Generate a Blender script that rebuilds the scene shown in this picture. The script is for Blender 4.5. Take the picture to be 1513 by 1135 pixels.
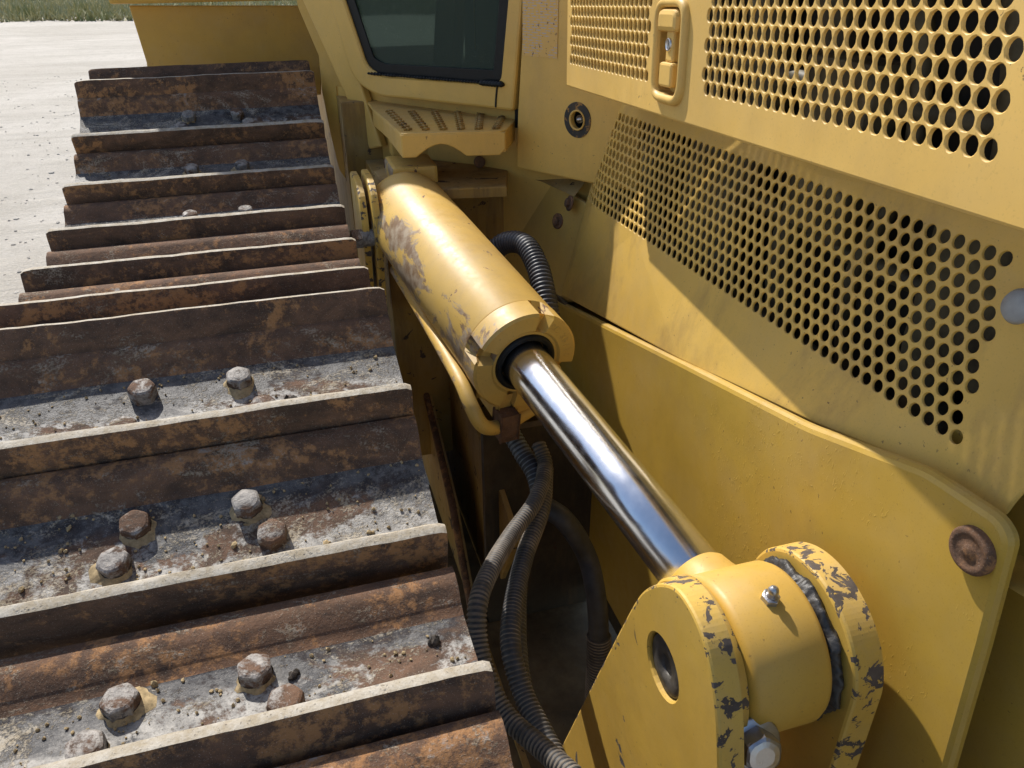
import bpy, bmesh, math, random
import numpy as np
from mathutils import Vector, Matrix, noise
from mathutils.geometry import delaunay_2d_cdt
random.seed(7)
for o in list(bpy.data.objects): bpy.data.objects.remove(o)
S = bpy.context.scene
C = S.collection
V = Vector
# ------------------------------------------------------------------ camera
F, CX, CY, H = 1137.0, 756.0, 567.0, 1.5          # focal length and centre in photo pixels, eye height
Xc = V((4494, -677, 1137)).normalized()
Dc = V((13.8, 2001, 1137)); Dc = (Dc - Xc * Dc.dot(Xc)).normalized()
Yc = Xc.cross(Dc)
EYE = V((0, 0, H))
cam = bpy.data.cameras.new('camera'); camo = bpy.data.objects.new('camera', cam); C.objects.link(camo)
cam.sensor_fit = 'HORIZONTAL'; cam.sensor_width = 36; cam.lens = 36 * F / 1513
cam.clip_start = 0.02; cam.clip_end = 3000
R = Matrix(((Xc.x, -Xc.y, -Xc.z), (Yc.x, -Yc.y, -Yc.z), (-Dc.x, Dc.y, Dc.z)))
camo.matrix_world = Matrix.Translation(EYE) @ R.to_4x4()
S.camera = camo
S.render.resolution_x, S.render.resolution_y = 1024, 768
# ------------------------------------------------------------------ light
SUN = V((-0.32, 1.0, 1.1)).normalized()
w = bpy.data.worlds.new('World'); S.world = w; w.use_nodes = True
nt = w.node_tree; sky = nt.nodes.new('ShaderNodeTexSky'); sky.sky_type = 'NISHITA'; sky.sun_disc = False
sky.sun_elevation = math.asin(SUN.z); sky.sun_rotation = math.atan2(SUN.x, SUN.y)
sky.air_density = 1.0; sky.dust_density = 1.5
bg = nt.nodes['Background']; nt.links.new(sky.outputs[0], bg.inputs[0]); bg.inputs[1].default_value = 0.12
sl = bpy.data.lights.new('sun', 'SUN'); sl.energy = 4.3; sl.angle = math.radians(0.53); sl.color = (1, 0.95, 0.87)
so = bpy.data.objects.new('sun', sl); C.objects.link(so); so.rotation_euler = SUN.to_track_quat('Z', 'Y').to_euler()
S.view_settings.view_transform = 'Standard'; S.view_settings.look = 'None'; S.view_settings.gamma = 1
S.view_settings.exposure = 0.5

# ------------------------------------------------------------------ helpers
def ray(u, v):
    a, b = (u - CX) / F, (v - CY) / F
    return V((Xc.x * a + Xc.y * b + Xc.z, Yc.x * a + Yc.y * b + Yc.z, -(Dc.x * a + Dc.y * b + Dc.z)))
def at(u, v, d): return EYE + ray(u, v) * d
def hX(u, v, X): r = ray(u, v); return EYE + r * (X / r.x)
def hY(u, v, Y): r = ray(u, v); return EYE + r * (Y / r.y)
def hZ(u, v, Z): r = ray(u, v); return EYE + r * ((Z - H) / r.z)
def hP(u, v, p, n): r = ray(u, v); return EYE + r * (n.dot(p - EYE) / n.dot(r))

def obj(name, verts, faces, mat, parent=None, smooth=False, mi=None, sm=None):
    me = bpy.data.meshes.new(name); me.from_pydata([tuple(v) for v in verts], [], faces)
    for m in (mat if isinstance(mat, (list, tuple)) else [mat]): me.materials.append(m)
    if mi: me.polygons.foreach_set('material_index', mi)
    if sm is not None: me.polygons.foreach_set('use_smooth', sm)
    elif smooth: me.polygons.foreach_set('use_smooth', [True] * len(me.polygons))
    me.update()
    o = bpy.data.objects.new(name, me); C.objects.link(o)
    if parent: setp(o, parent)
    return o
def setp(o, p):
    o.parent = p
    o.matrix_parent_inverse = world(p).inverted()
def world(o):
    m = o.matrix_basis.copy()
    return world(o.parent) @ o.matrix_parent_inverse @ m if o.parent else m
class MB:
    """collects geometry for ONE mesh"""
    def __init__(s): s.v, s.f, s.m, s.s = [], [], [], []
    def add(s, vs, fs, m=0, sm=False):
        b = len(s.v); s.v += [V(x) for x in vs]; s.f += [tuple(i + b for i in f) for f in fs]
        s.m += [m] * len(fs); s.s += [sm] * len(fs)
    def build(s, name, mat, parent=None): return obj(name, s.v, s.f, mat, parent, mi=s.m, sm=s.s)
    def box(s, o, ex, ey, ez, c=0.0, m=0):
        """box from corner o with edge vectors; c = chamfer"""
        bm = bmesh.new(); bmesh.ops.create_cube(bm, size=1)
        for v in bm.verts: v.co = o + ex * (v.co.x + .5) + ey * (v.co.y + .5) + ez * (v.co.z + .5)
        if c: bmesh.ops.bevel(bm, geom=bm.edges[:], offset=c, segments=2, profile=.6, affect='EDGES')
        bmesh.ops.recalc_face_normals(bm, faces=bm.faces[:]); bm.verts.index_update()
        s.add([v.co.copy() for v in bm.verts], [[v.index for v in f.verts] for f in bm.faces], m); bm.free()
    def lathe(s, o, ax, prof, n=32, m=0, up=None, sm=True, cap=True):
        """prof: list of (t along axis, radius)"""
        ax = ax.normalized(); e1 = (up or (V((0, 0, 1)) if abs(ax.z) < .9 else V((1, 0, 0)))); e1 = (e1 - ax * e1.dot(ax)).normalized(); e2 = ax.cross(e1)
        vs = [o + ax * t + (e1 * math.cos(a) + e2 * math.sin(a)) * r for t, r in prof for a in [2 * math.pi * k / n for k in range(n)]]
        fs = [(i * n + k, i * n + (k + 1) % n, (i + 1) * n + (k + 1) % n, (i + 1) * n + k) for i in range(len(prof) - 1) for k in range(n)]
        s.add(vs, fs, m, sm)
        for i in ((0, len(prof) - 1) if cap else ()):
            if prof[i][1] > 1e-4: s.add(vs[i * n:(i + 1) * n], [tuple(range(n))[::-1] if i == 0 else tuple(range(n))], m, False)
    def tube(s, pts, rad, n=12, m=0, cap=True):
        """pts: list of V; rad: float or list"""
        N = len(pts); rr = rad if isinstance(rad, list) else [rad] * N
        t = [(pts[min(i + 1, N - 1)] - pts[max(i - 1, 0)]).normalized() for i in range(N)]
        e = t[0].orthogonal().normalized(); vs = []
        for i in range(N):
            e = (e - t[i] * e.dot(t[i])).normalized(); g = t[i].cross(e)
            vs += [pts[i] + (e * math.cos(2 * math.pi * k / n) + g * math.sin(2 * math.pi * k / n)) * rr[i] for k in range(n)]
        s.add(vs, [(i * n + k, i * n + (k + 1) % n, (i + 1) * n + (k + 1) % n, (i + 1) * n + k) for i in range(N - 1) for k in range(n)], m, True)
        if cap: s.add(vs[:n], [tuple(range(n))[::-1]], m); s.add(vs[-n:], [tuple(range(n))], m)
def spline(P, n=12):
    out = []; P = [P[0] * 2 - P[1]] + P + [P[-1] * 2 - P[-2]]
    for i in range(1, len(P) - 2):
        for k in range(n):
            t = k / n; a, b, c, d = P[i - 1], P[i], P[i + 1], P[i + 2]
            out.append(.5 * ((2 * b) + (c - a) * t + (2 * a - 5 * b + 4 * c - d) * t * t + (3 * b - a - 3 * c + d) * t ** 3))
    return out + [P[-2]]
def area(p): return sum(p[i][0] * p[(i + 1) % len(p)][1] - p[(i + 1) % len(p)][0] * p[i][1] for i in range(len(p))) / 2
def ccw(p): return p if area(p) > 0 else p[::-1]
def inset(p, d):
    out = []
    for i in range(len(p)):
        a, b, c = V(p[i - 1]), V(p[i]), V(p[(i + 1) % len(p)])
        n1 = V((-(b - a).y, (b - a).x)).normalized(); n2 = V((-(c - b).y, (c - b).x)).normalized()
        k = n1 + n2; k = k / max(.3, k.dot(n1)) if k.length > 1e-6 else n1
        out.append(tuple(b + k * d))
    return out
def rounded(p, r, n=5):
    """round the corners of a polygon; r number or list"""
    out = []; p = [V(x[:2]) for x in p]
    for i in range(len(p)):
        q = r[i] if isinstance(r, (list, tuple)) else r
        a, b, c = p[i - 1], p[i], p[(i + 1) % len(p)]
        if q < 1e-6: out.append(tuple(b)); continue
        d1, d2 = (a - b), (c - b); q = min(q, d1.length * .48, d2.length * .48); d1.normalize(); d2.normalize()
        for k in range(n + 1):
            t = k / n; out.append(tuple((b + d1 * q) * (1 - t) ** 2 + b * 2 * t * (1 - t) + (b + d2 * q) * t * t))
    return out
def inpoly(x, y, P):
    c = False; j = len(P) - 1
    for i in range(len(P)):
        if (P[i][1] > y) != (P[j][1] > y) and x < (P[j][0] - P[i][0]) * (y - P[i][1]) / (P[j][1] - P[i][1]) + P[i][0]: c = not c
        j = i
    return c
def sheet(outline, holes=(), circles=(), cr=0.0, th=.004, ch=.001, rim=.0012, nseg=14, rim_m=0):
    """flat plate in local (x, y, z): front at z = 0, back at -th. Real openings: polygons `holes`, round `circles` of radius cr."""
    mb = MB(); outline = ccw(outline); fr = inset(outline, ch)
    pts, edges = [], []
    def loop(l):
        b = len(pts); pts.extend([V(q) for q in l]); edges.extend([(b + i, b + (i + 1) % len(l)) for i in range(len(l))])
    loop(fr); hs = [ccw(h) for h in holes]; hf = [inset(h, -rim) for h in hs]
    for h in hf: loop(h)
    ca = [(math.cos(2 * math.pi * k / nseg), math.sin(2 * math.pi * k / nseg)) for k in range(nseg)]
    for x, y in circles: loop([(x + (cr + rim) * a, y + (cr + rim) * b) for a, b in ca])
    vs, _, fs, *_ = delaunay_2d_cdt(pts, edges, [], 0, 1e-7)
    grid = {}; g = max(cr * 3, .01)
    for x, y in circles:
        for i in (-1, 0, 1):
            for j in (-1, 0, 1): grid.setdefault((int(x // g) + i, int(y // g) + j), []).append((x, y))
    keep = []
    for f in fs:
        x = sum(vs[i][0] for i in f) / len(f); y = sum(vs[i][1] for i in f) / len(f)
        if any((x - a) ** 2 + (y - b) ** 2 < (cr + rim * .5) ** 2 for a, b in grid.get((int(x // g), int(y // g)), ())): continue
        if not inpoly(x, y, fr) or any(inpoly(x, y, h) for h in hf): continue
        if (vs[f[1]] - vs[f[0]]).cross(vs[f[2]] - vs[f[0]]) < 0: f = f[::-1]
        keep.append(tuple(f))
    mb.add([(v[0], v[1], 0) for v in vs], keep)
    mb.add([(v[0], v[1], -th) for v in vs], [f[::-1] for f in keep])
    def strips(loops, flip, sm, m=0):
        n = len(loops[0]); vv = [q for l in loops for q in l]
        ff = [(i * n + k, i * n + (k + 1) % n, (i + 1) * n + (k + 1) % n, (i + 1) * n + k) for i in range(len(loops) - 1) for k in range(n)]
        mb.add(vv, [f if flip else f[::-1] for f in ff], m, sm)
    m2 = inset(outline, ch * .3)
    strips([[(x, y, 0) for x, y in fr], [(x, y, -ch * .3) for x, y in m2], [(x, y, -ch) for x, y in outline], [(x, y, -th) for x, y in outline], [(x, y, -th) for x, y in fr]], False, False, rim_m)
    for h, hh in zip(hs, hf):
        strips([[(x, y, 0) for x, y in hh], [(x, y, -rim) for x, y in h], [(x, y, -th) for x, y in h], [(x, y, -th) for x, y in hh]], True, False)
    for x, y in circles:
        strips([[(x + q * a, y + q * b, z) for a, b in ca] for q, z in ((cr + rim, 0), (cr + rim * .35, -rim * .35), (cr, -rim), (cr, -th))], True, True)
    return mb
def place(mb, o, ex, ey, ez, warp=None):
    for i, v in enumerate(mb.v):
        p = o + ex * v.x + ey * v.y + ez * v.z
        mb.v[i] = warp(p) if warp else p
    return mb
def circ(x, y, r, n=28): return [(x + r * math.cos(2 * math.pi * k / n), y + r * math.sin(2 * math.pi * k / n)) for k in range(n)]
def hexbolt(mb, o, ax, af, h, m=0, washer=0, wt=.003, dome=.35):
    """hexagon head with chamfered, slightly domed top"""
    ax = ax.normalized(); e1 = ax.orthogonal().normalized(); e1 = Matrix.Rotation(random.uniform(0, 1), 3, ax) @ e1; e2 = ax.cross(e1)
    if washer: mb.lathe(o, ax, [(0, washer), (wt * .7, washer), (wt, washer * .95), (wt, 0)], 24, m); o = o + ax * wt
    r = af / math.sqrt(3); n = 24; vs = []
    def ring(t, k, lim):
        out = []
        for i in range(n):
            a = 2 * math.pi * i / n; q = (a % (math.pi / 3)) - math.pi / 6
            rad = min(r * math.cos(math.pi / 6) / math.cos(q), lim) * k
            out.append(o + ax * t + (e1 * math.cos(a) + e2 * math.sin(a)) * rad)
        return out
    rings = [ring(-.002, 1, 9), ring(h * .72, 1, 9), ring(h * .86, 1, r * .95), ring(h * .95, .86, r * .9), ring(h, .55, r * .9)]
    for q in rings: vs += q
    fs = [(i * n + k, i * n + (k + 1) % n, (i + 1) * n + (k + 1) % n, (i + 1) * n + k) for i in range(4) for k in range(n)]
    mb.add(vs, fs, m, False); mb.add(rings[-1], [tuple(range(n))], m)

# ------------------------------------------------------------------ materials
def mat(name):
    m = bpy.data.materials.new(name); m.use_nodes = True; t = m.node_tree
    return m, t, t.nodes['Principled BSDF'], t.nodes.new('ShaderNodeTexCoord').outputs['Object']
def noise_n(t, co, scale, detail=4, rough=.55, dist=0, stretch=None):
    if stretch:
        mp = t.nodes.new('ShaderNodeMapping'); mp.inputs['Scale'].default_value = stretch; t.links.new(co, mp.inputs[0]); co = mp.outputs[0]
    n = t.nodes.new('ShaderNodeTexNoise'); n.inputs['Scale'].default_value = scale; n.inputs['Detail'].default_value = detail
    n.inputs['Roughness'].default_value = rough; n.inputs['Distortion'].default_value = dist
    t.links.new(co, n.inputs['Vector']); return n.outputs['Fac']
def ramp(t, f, a, b, va=0., vb=1.):
    r = t.nodes.new('ShaderNodeMapRange'); r.inputs[1].default_value = a; r.inputs[2].default_value = b; r.inputs[3].default_value = va; r.inputs[4].default_value = vb
    t.links.new(f, r.inputs[0]); return r.outputs[0]
def mix(t, f, a, b):
    n = t.nodes.new('ShaderNodeMix'); n.data_type = 'RGBA'
    for s, k in ((f, 0), (a, 6), (b, 7)):
        if hasattr(s, 'links'): t.links.new(s, n.inputs[k])
        elif k == 0: n.inputs[0].default_value = s
        else: n.inputs[k].default_value = (*s, 1)
    return n.outputs[2]
def math_n(t, op, a, b=0.):
    n = t.nodes.new('ShaderNodeMath'); n.operation = op; n.use_clamp = op in ('MULTIPLY_ADD',)
    for s, k in ((a, 0), (b, 1)):
        if hasattr(s, 'links'): t.links.new(s, n.inputs[k])
        else: n.inputs[k].default_value = s
    return n.outputs[0]
def edge_mask(t, rad, lo=.0008, hi=.035):
    b = t.nodes.new('ShaderNodeBevel'); b.samples = 6; b.inputs[0].default_value = rad
    g = t.nodes.new('ShaderNodeNewGeometry'); d = t.nodes.new('ShaderNodeVectorMath'); d.operation = 'DOT_PRODUCT'
    t.links.new(b.outputs[0], d.inputs[0]); t.links.new(g.outputs['Normal'], d.inputs[1])
    return ramp(t, math_n(t, 'SUBTRACT', 1.0, d.outputs['Value']), lo, hi)
def bump(t, bs, h, strength, dist=.001):
    b = t.nodes.new('ShaderNodeBump'); b.inputs['Strength'].default_value = strength; b.inputs['Distance'].default_value = dist
    t.links.new(h, b.inputs['Height']); t.links.new(b.outputs[0], bs.inputs['Normal'])
RUST = (.105, .045, .026); TAN = (.42, .31, .16)
def paint(name, base, chips=.70, dust=.35, rough=.42, edge=0, edge_amt=.16, streak=0, drops=0, grime=.22, scuff=0, chipcol=RUST, scale=1.):
    m, t, bs, co = mat(name)
    n1 = noise_n(t, co, 4 * scale, 5, .6); n2 = noise_n(t, co, 45, 6, .65); n3 = noise_n(t, co, 420, 2, .5)
    col = mix(t, ramp(t, n1, .3, .7), tuple(c * .86 for c in base), tuple(min(1, c * 1.1) for c in base))
    ge = t.nodes.new('ShaderNodeNewGeometry'); sz_ = t.nodes.new('ShaderNodeSeparateXYZ'); t.links.new(ge.outputs['Normal'], sz_.inputs[0])
    dn_ = noise_n(t, co, 9 * scale, 7, .7); dm = math_n(t, 'ADD', math_n(t, 'MULTIPLY', ramp(t, dn_, .45, .75), dust), math_n(t, 'MULTIPLY', ramp(t, sz_.outputs[2], .45, 1.), ramp(t, dn_, .3, .65, .05, .38)))
    col = mix(t, dm, col, TAN)
    col = mix(t, math_n(t, 'MULTIPLY', ramp(t, n3, .60, .72), .22), col, tuple(c * .45 for c in base))
    sm_ = noise_n(t, co, 7 * scale, 8, .72, .4, (1, 1, .55)); col = mix(t, math_n(t, 'MULTIPLY', ramp(t, sm_, .50, .70), grime), col, (.25, .15, .06))
    pk = noise_n(t, co, 150, 3, .6); col = mix(t, math_n(t, 'MULTIPLY', ramp(t, pk, .685, .70), math_n(t, 'MULTIPLY', ramp(t, n1, .42, .6), .8)), col, (.11, .06, .03))
    if scuff:
        gn_ = t.nodes.new('ShaderNodeNewGeometry'); sx = t.nodes.new('ShaderNodeSeparateXYZ'); t.links.new(gn_.outputs['Normal'], sx.inputs[0])
        side = ramp(t, sx.outputs[0], -.45, -.97); sn_ = noise_n(t, co, 17, 9, .72, .5, (1, .45, 1))
        sf = ramp(t, math_n(t, 'ADD', math_n(t, 'MULTIPLY', side, .20), sn_), .66, .70)
        col = mix(t, math_n(t, 'MULTIPLY', sf, .85), col, mix(t, ramp(t, n2, .4, .6), (.15, .085, .055), (.33, .27, .21)))
    if streak:
        sn = noise_n(t, co, 16, 6, .7, stretch=(1, 1, .12)); col = mix(t, math_n(t, 'MULTIPLY', ramp(t, sn, .5, .72), streak), col, (.13, .075, .03))
    cn = noise_n(t, co, 22 * scale, 8, .62, .6)
    cm = ramp(t, cn, chips, chips + .012)
    if False:
        em = edge_mask(t, edge); en = noise_n(t, co, 34, 10, .74, .5)
        ec = ramp(t, math_n(t, 'ADD', math_n(t, 'MULTIPLY', em, edge_amt), en), .66, .675)
        cm = math_n(t, 'MAXIMUM', cm, ec)
    cc = mix(t, ramp(t, n2, .35, .65), chipcol, tuple(min(1, c * 2.1) for c in chipcol))
    col = mix(t, cm, col, cc)
    t.links.new(col, bs.inputs['Base Color'])
    rg = math_n(t, 'ADD', ramp(t, n2, .3, .7, rough - .02, rough + .18), math_n(t, 'MULTIPLY', cm, .3)); t.links.new(rg, bs.inputs['Roughness'])
    bs.inputs['Specular IOR Level'].default_value = .45
    hh = math_n(t, 'SUBTRACT', math_n(t, 'MULTIPLY', n2, .35), cm); 
    if drops:
        dv = math_n(t, 'MULTIPLY', ramp(t, noise_n(t, co, 260, 3, .6, .3, (1, 1, .5)), .60, .70), ramp(t, noise_n(t, co, 5, 5, .7), .5, .62))
        hh = math_n(t, 'ADD', hh, math_n(t, 'MULTIPLY', dv, 2.2))
    bump(t, bs, hh, .35, .0012)
    return m
YEL = (.58, .36, .08)
M = {}
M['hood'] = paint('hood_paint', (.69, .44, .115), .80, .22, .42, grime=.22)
M['grille'] = paint('grille_paint', (.64, .405, .085), .80, .3, .45, grime=.5)
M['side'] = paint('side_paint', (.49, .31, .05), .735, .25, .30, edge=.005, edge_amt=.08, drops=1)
M['yel'] = paint('yellow_paint', YEL, .74, .3, .42)
M['cab'] = paint('cab_paint', (.66, .41, .095), .78, .25, .40)
M['barrel'] = paint('barrel_paint', (.63, .40, .09), .665, .3, .40, edge=.006, edge_amt=.12, chipcol=(.13, .07, .045), scale=.75, scuff=1, grime=.3)
M['lug'] = paint('lug_paint', (.59, .37, .065), .655, .2, .40, edge=.020, edge_amt=.23, chipcol=(.05, .044, .042))
M['eye'] = paint('eye_paint', (.58, .35, .055), .73, .15, .40, edge=.006, edge_amt=.13)
M['lugrim'] = paint('chipped_rim_paint', (.59, .37, .065), .55, .25, .45, chipcol=(.055, .043, .035), scale=2.3)
M['grimy'] = paint('grimy_paint', (.34, .20, .04), .62, .35, .6, streak=.85, chipcol=(.05, .034, .024))
M['fender'] = paint('fender_paint', (.56, .33, .06), .78, .3, .5)
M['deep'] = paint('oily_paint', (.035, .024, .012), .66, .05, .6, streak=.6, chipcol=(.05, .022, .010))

def steel(name, bias=0., rustb=0., pale=0., scale=0):
    """worn track steel: rust, polished grey, blue-black scale and dried mud"""
    m, t, bs, co = mat(name); st = (.7, 1.15, 1.15)
    a = noise_n(t, co, 8, 10, .70, .7, st); b = noise_n(t, co, 21, 10, .74, .5, st); c = noise_n(t, co, 64, 8, .74); d = noise_n(t, co, 330, 4, .65); e = noise_n(t, co, 950, 2, .5)
    col = mix(t, ramp(t, b, .40, .60), (.055, .036, .026), (.145, .083, .052))
    col = mix(t, math_n(t, 'MULTIPLY', ramp(t, math_n(t, 'ADD', math_n(t, 'MULTIPLY', c, .5), math_n(t, 'MULTIPLY', a, .5)), .515, .57), .85), col, (.36, .185, .075))
    gm = ramp(t, math_n(t, 'ADD', math_n(t, 'MULTIPLY', a, .7), math_n(t, 'MULTIPLY', c, .3)), .49 - bias, .53 - bias)
    grey = mix(t, ramp(t, c, .38, .62), (.12, .115, .11), (.34, .325, .30))
    grey = mix(t, ramp(t, b, .55, .60), grey, (.032, .033, .038))
    col = mix(t, gm, col, grey)
    if scale:   # blue-black oily band near each plate's far edge, deepening the grouser shadow in colour
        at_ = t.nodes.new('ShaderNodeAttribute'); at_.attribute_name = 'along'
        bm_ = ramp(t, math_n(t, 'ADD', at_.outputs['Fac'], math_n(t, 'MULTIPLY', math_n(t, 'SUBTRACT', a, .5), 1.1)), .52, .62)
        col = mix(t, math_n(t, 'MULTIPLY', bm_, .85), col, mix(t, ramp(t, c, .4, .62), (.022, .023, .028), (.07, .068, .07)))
    pn = math_n(t, 'ADD', math_n(t, 'MULTIPLY', noise_n(t, co, 13, 10, .76, 1.0, st), .65), math_n(t, 'MULTIPLY', d, .35))
    pm = math_n(t, 'MULTIPLY', ramp(t, pn, .535 - pale, .60 - pale), .85)
    col = mix(t, pm, col, mix(t, ramp(t, c, .4, .6), (.36, .30, .21), (.47, .43, .36)))
    col = mix(t, math_n(t, 'MULTIPLY', ramp(t, d, .60, .68), .6), col, (.035, .026, .02))
    col = mix(t, math_n(t, 'MULTIPLY', ramp(t, e, .64, .72), .5), col, (.46, .42, .36))
    if rustb: col = mix(t, math_n(t, 'MULTIPLY', ramp(t, c, .3, .6), rustb), col, (.25, .12, .055))
    t.links.new(col, bs.inputs['Base Color']); bs.inputs['Specular IOR Level'].default_value = .3
    t.links.new(math_n(t, 'ADD', ramp(t, gm, 0, 1, .85, .50), math_n(t, 'MULTIPLY', pm, .3)), bs.inputs['Roughness'])
    bump(t, bs, math_n(t, 'ADD', math_n(t, 'MULTIPLY', d, .5), math_n(t, 'ADD', c, math_n(t, 'MULTIPLY', pm, .6))), .7, .002)
    return m
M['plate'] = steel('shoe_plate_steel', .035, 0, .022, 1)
M['face'] = steel('grouser_face_rust', -.20, .12, -.03)
M['edge'] = steel('grouser_edge_steel', .35, 0, .18)
M['lip'] = steel('shoe_lip_rust', -.10, .25, .0)
M['bolt'] = steel('bolt_steel', .01, .1, .0)
M['rustbolt'] = steel('rusted_bolt', -.3, .35, -.06)
def simple(name, col, rough=.5, metal=0., nscale=60, var=.3, b=.2, spec=.5):
    m, t, bs, co = mat(name); n = noise_n(t, co, nscale, 6, .65)
    t.links.new(mix(t, ramp(t, n, .3, .7), tuple(c * (1 - var) for c in col), tuple(min(1, c * (1 + var)) for c in col)), bs.inputs['Base Color'])
    t.links.new(ramp(t, n, .3, .7, max(.02, rough - .08), min(1, rough + .1)), bs.inputs['Roughness']); bs.inputs['Metallic'].default_value = metal
    bs.inputs['Specular IOR Level'].default_value = spec
    if b: bump(t, bs, n, b, .001)
    return m
M['zinc'] = simple('zinc_plated_steel', (.42, .42, .43), .35, .9, 90, .15, .1)
M['rubber'] = simple('hose_rubber', (.035, .036, .040), .55, 0, 40, .5, .3)
M['hosedust'] = simple('dusty_hose', (.125, .105, .085), .75, 0, 25, .9, .4)
M['hoserib'] = simple('hose_ridges', (.06, .062, .068), .42, 0, 40, .5, .2)
M['greyhose'] = simple('grey_hose', (.13, .15, .17), .5, 0, 40, .4, .2)
M['black'] = simple('black_seal', (.010, .011, .012), .4, 0, 80, .4, .15, .2)
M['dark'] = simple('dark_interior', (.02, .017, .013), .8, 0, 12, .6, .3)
M['grease'] = simple('grease_and_grit', (.030, .028, .026), .45, 0, 140, .6, .9)
M['mud'] = simple('dried_sandy_mud', (.33, .25, .14), .95, 0, 150, .45, .9, .2)
M['clod'] = simple('dirt_clod', (.045, .036, .028), .9, 0, 160, .6, .8)
M['engine'] = simple('engine_parts', (.10, .085, .05), .6, .2, 14, .8, .3)
M['silver'] = simple('key_lock_metal', (.55, .55, .56), .3, .9, 100, .1, .1)
M['knob'] = simple('grey_rubber_latch', (.30, .31, .32), .5, 0, 60, .2, .1)
# chrome rod with fine scratches and a dulled end
m, t, bs, co = mat('chrome_rod'); M['chrome'] = m
n = noise_n(t, co, 60, 6, .7); n2 = noise_n(t, co, 9, 5, .6)
t.links.new(mix(t, ramp(t, n2, .4, .7), (.80, .82, .85), (.68, .70, .73)), bs.inputs['Base Color']); bs.inputs['Metallic'].default_value = 1
t.links.new(math_n(t, 'ADD', ramp(t, n, .45, .75, .17, .27), ramp(t, n2, .5, .75, 0, .12)), bs.inputs['Roughness'])
m, t, bs, co = mat('dulled_chrome'); M['chrome2'] = m
n = noise_n(t, co, 30, 7, .7)
t.links.new(mix(t, ramp(t, n, .35, .65), (.76, .78, .80), (.84, .85, .87)), bs.inputs['Base Color']); bs.inputs['Metallic'].default_value = 1
t.links.new(ramp(t, n, .3, .7, .17, .26), bs.inputs['Roughness'])
# cab glass
m, t, bs, co = mat('tinted_glass'); M['glass'] = m
n = noise_n(t, co, 90, 6, .75); n0 = noise_n(t, co, 600, 2, .5)
sp = math_n(t, 'MULTIPLY', ramp(t, n0, .66, .74), ramp(t, noise_n(t, co, 12, 4, .6), .4, .65))
t.links.new(mix(t, sp, (.08, .115, .095), (.45, .47, .42)), bs.inputs['Base Color'])
bs.inputs['Roughness'].default_value = .06; bs.inputs['Alpha'].default_value = 1; bs.inputs['Transmission Weight'].default_value = .6; bs.inputs['IOR'].default_value = 1.1
# ground
m, t, bs, co = mat('gravel_ground'); M['ground'] = m
a = noise_n(t, co, .35, 6, .6, .5); b = noise_n(t, co, 6, 8, .7); c = noise_n(t, co, 45, 6, .75)
vo = t.nodes.new('ShaderNodeTexVoronoi'); vo.inputs['Scale'].default_value = 38; t.links.new(co, vo.inputs['Vector'])
col = mix(t, ramp(t, a, .35, .65), (.40, .365, .31), (.50, .465, .41))
ru = noise_n(t, co, 1.1, 7, .65, 1.2, (.16, 1.5, 1)); col = mix(t, math_n(t, 'MULTIPLY', ramp(t, ru, .48, .64), .55), col, (.33, .30, .25))
col = mix(t, math_n(t, 'MULTIPLY', ramp(t, b, .5, .7), .5), col, (.30, .27, .225))
col = mix(t, math_n(t, 'MULTIPLY', ramp(t, c, .52, .7), .55), col, (.60, .57, .52))
col = mix(t, math_n(t, 'MULTIPLY', ramp(t, vo.outputs['Distance'], .0, .35, 1, 0), .3), col, (.27, .245, .21))
t.links.new(col, bs.inputs['Base Color']); bs.inputs['Roughness'].default_value = .95
bump(t, bs, math_n(t, 'ADD', c, math_n(t, 'ADD', b, math_n(t, 'MULTIPLY', ru, 2.))), .8, .02)
m, t, bs, co = mat('grass_blades'); M['grass'] = m
n = noise_n(t, co, 1.3, 5, .7); t.links.new(mix(t, ramp(t, n, .35, .65), (.19, .21, .075), (.46, .41, .23)), bs.inputs['Base Color']); bs.inputs['Roughness'].default_value = .8
M['stone'] = simple('pale_pebble', (.42, .39, .34), .9, 0, 30, .4, .3)
# worn warning print: rows of small grey marks on the paint
m, t, bs, co = mat('worn_print'); M['print'] = m
br = t.nodes.new('ShaderNodeTexBrick'); br.inputs['Scale'].default_value = 1; br.inputs['Mortar Size'].default_value = .0016; br.inputs['Brick Width'].default_value = .011; br.inputs['Row Height'].default_value = .0048; br.inputs['Mortar Smooth'].default_value = .2
mp = t.nodes.new('ShaderNodeMapping'); mp.inputs['Rotation'].default_value = (math.pi / 2, 0, 0); t.links.new(co, mp.inputs[0]); t.links.new(mp.outputs[0], br.inputs['Vector'])
tx = noise_n(t, co, 330, 3, .7); blk = noise_n(t, co, 34, 2, .5); wr = noise_n(t, co, 120, 6, .7)
km = math_n(t, 'MULTIPLY', math_n(t, 'MULTIPLY', ramp(t, br.outputs['Fac'], .6, .4), ramp(t, tx, .42, .50)), ramp(t, blk, .42, .46))
col = mix(t, math_n(t, 'MULTIPLY', km, .9), (.60, .365, .095), (.36, .36, .42)); col = mix(t, ramp(t, wr, .62, .64), col, (.07, .035, .02))
t.links.new(col, bs.inputs['Base Color']); bs.inputs['Roughness'].default_value = .5

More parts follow.
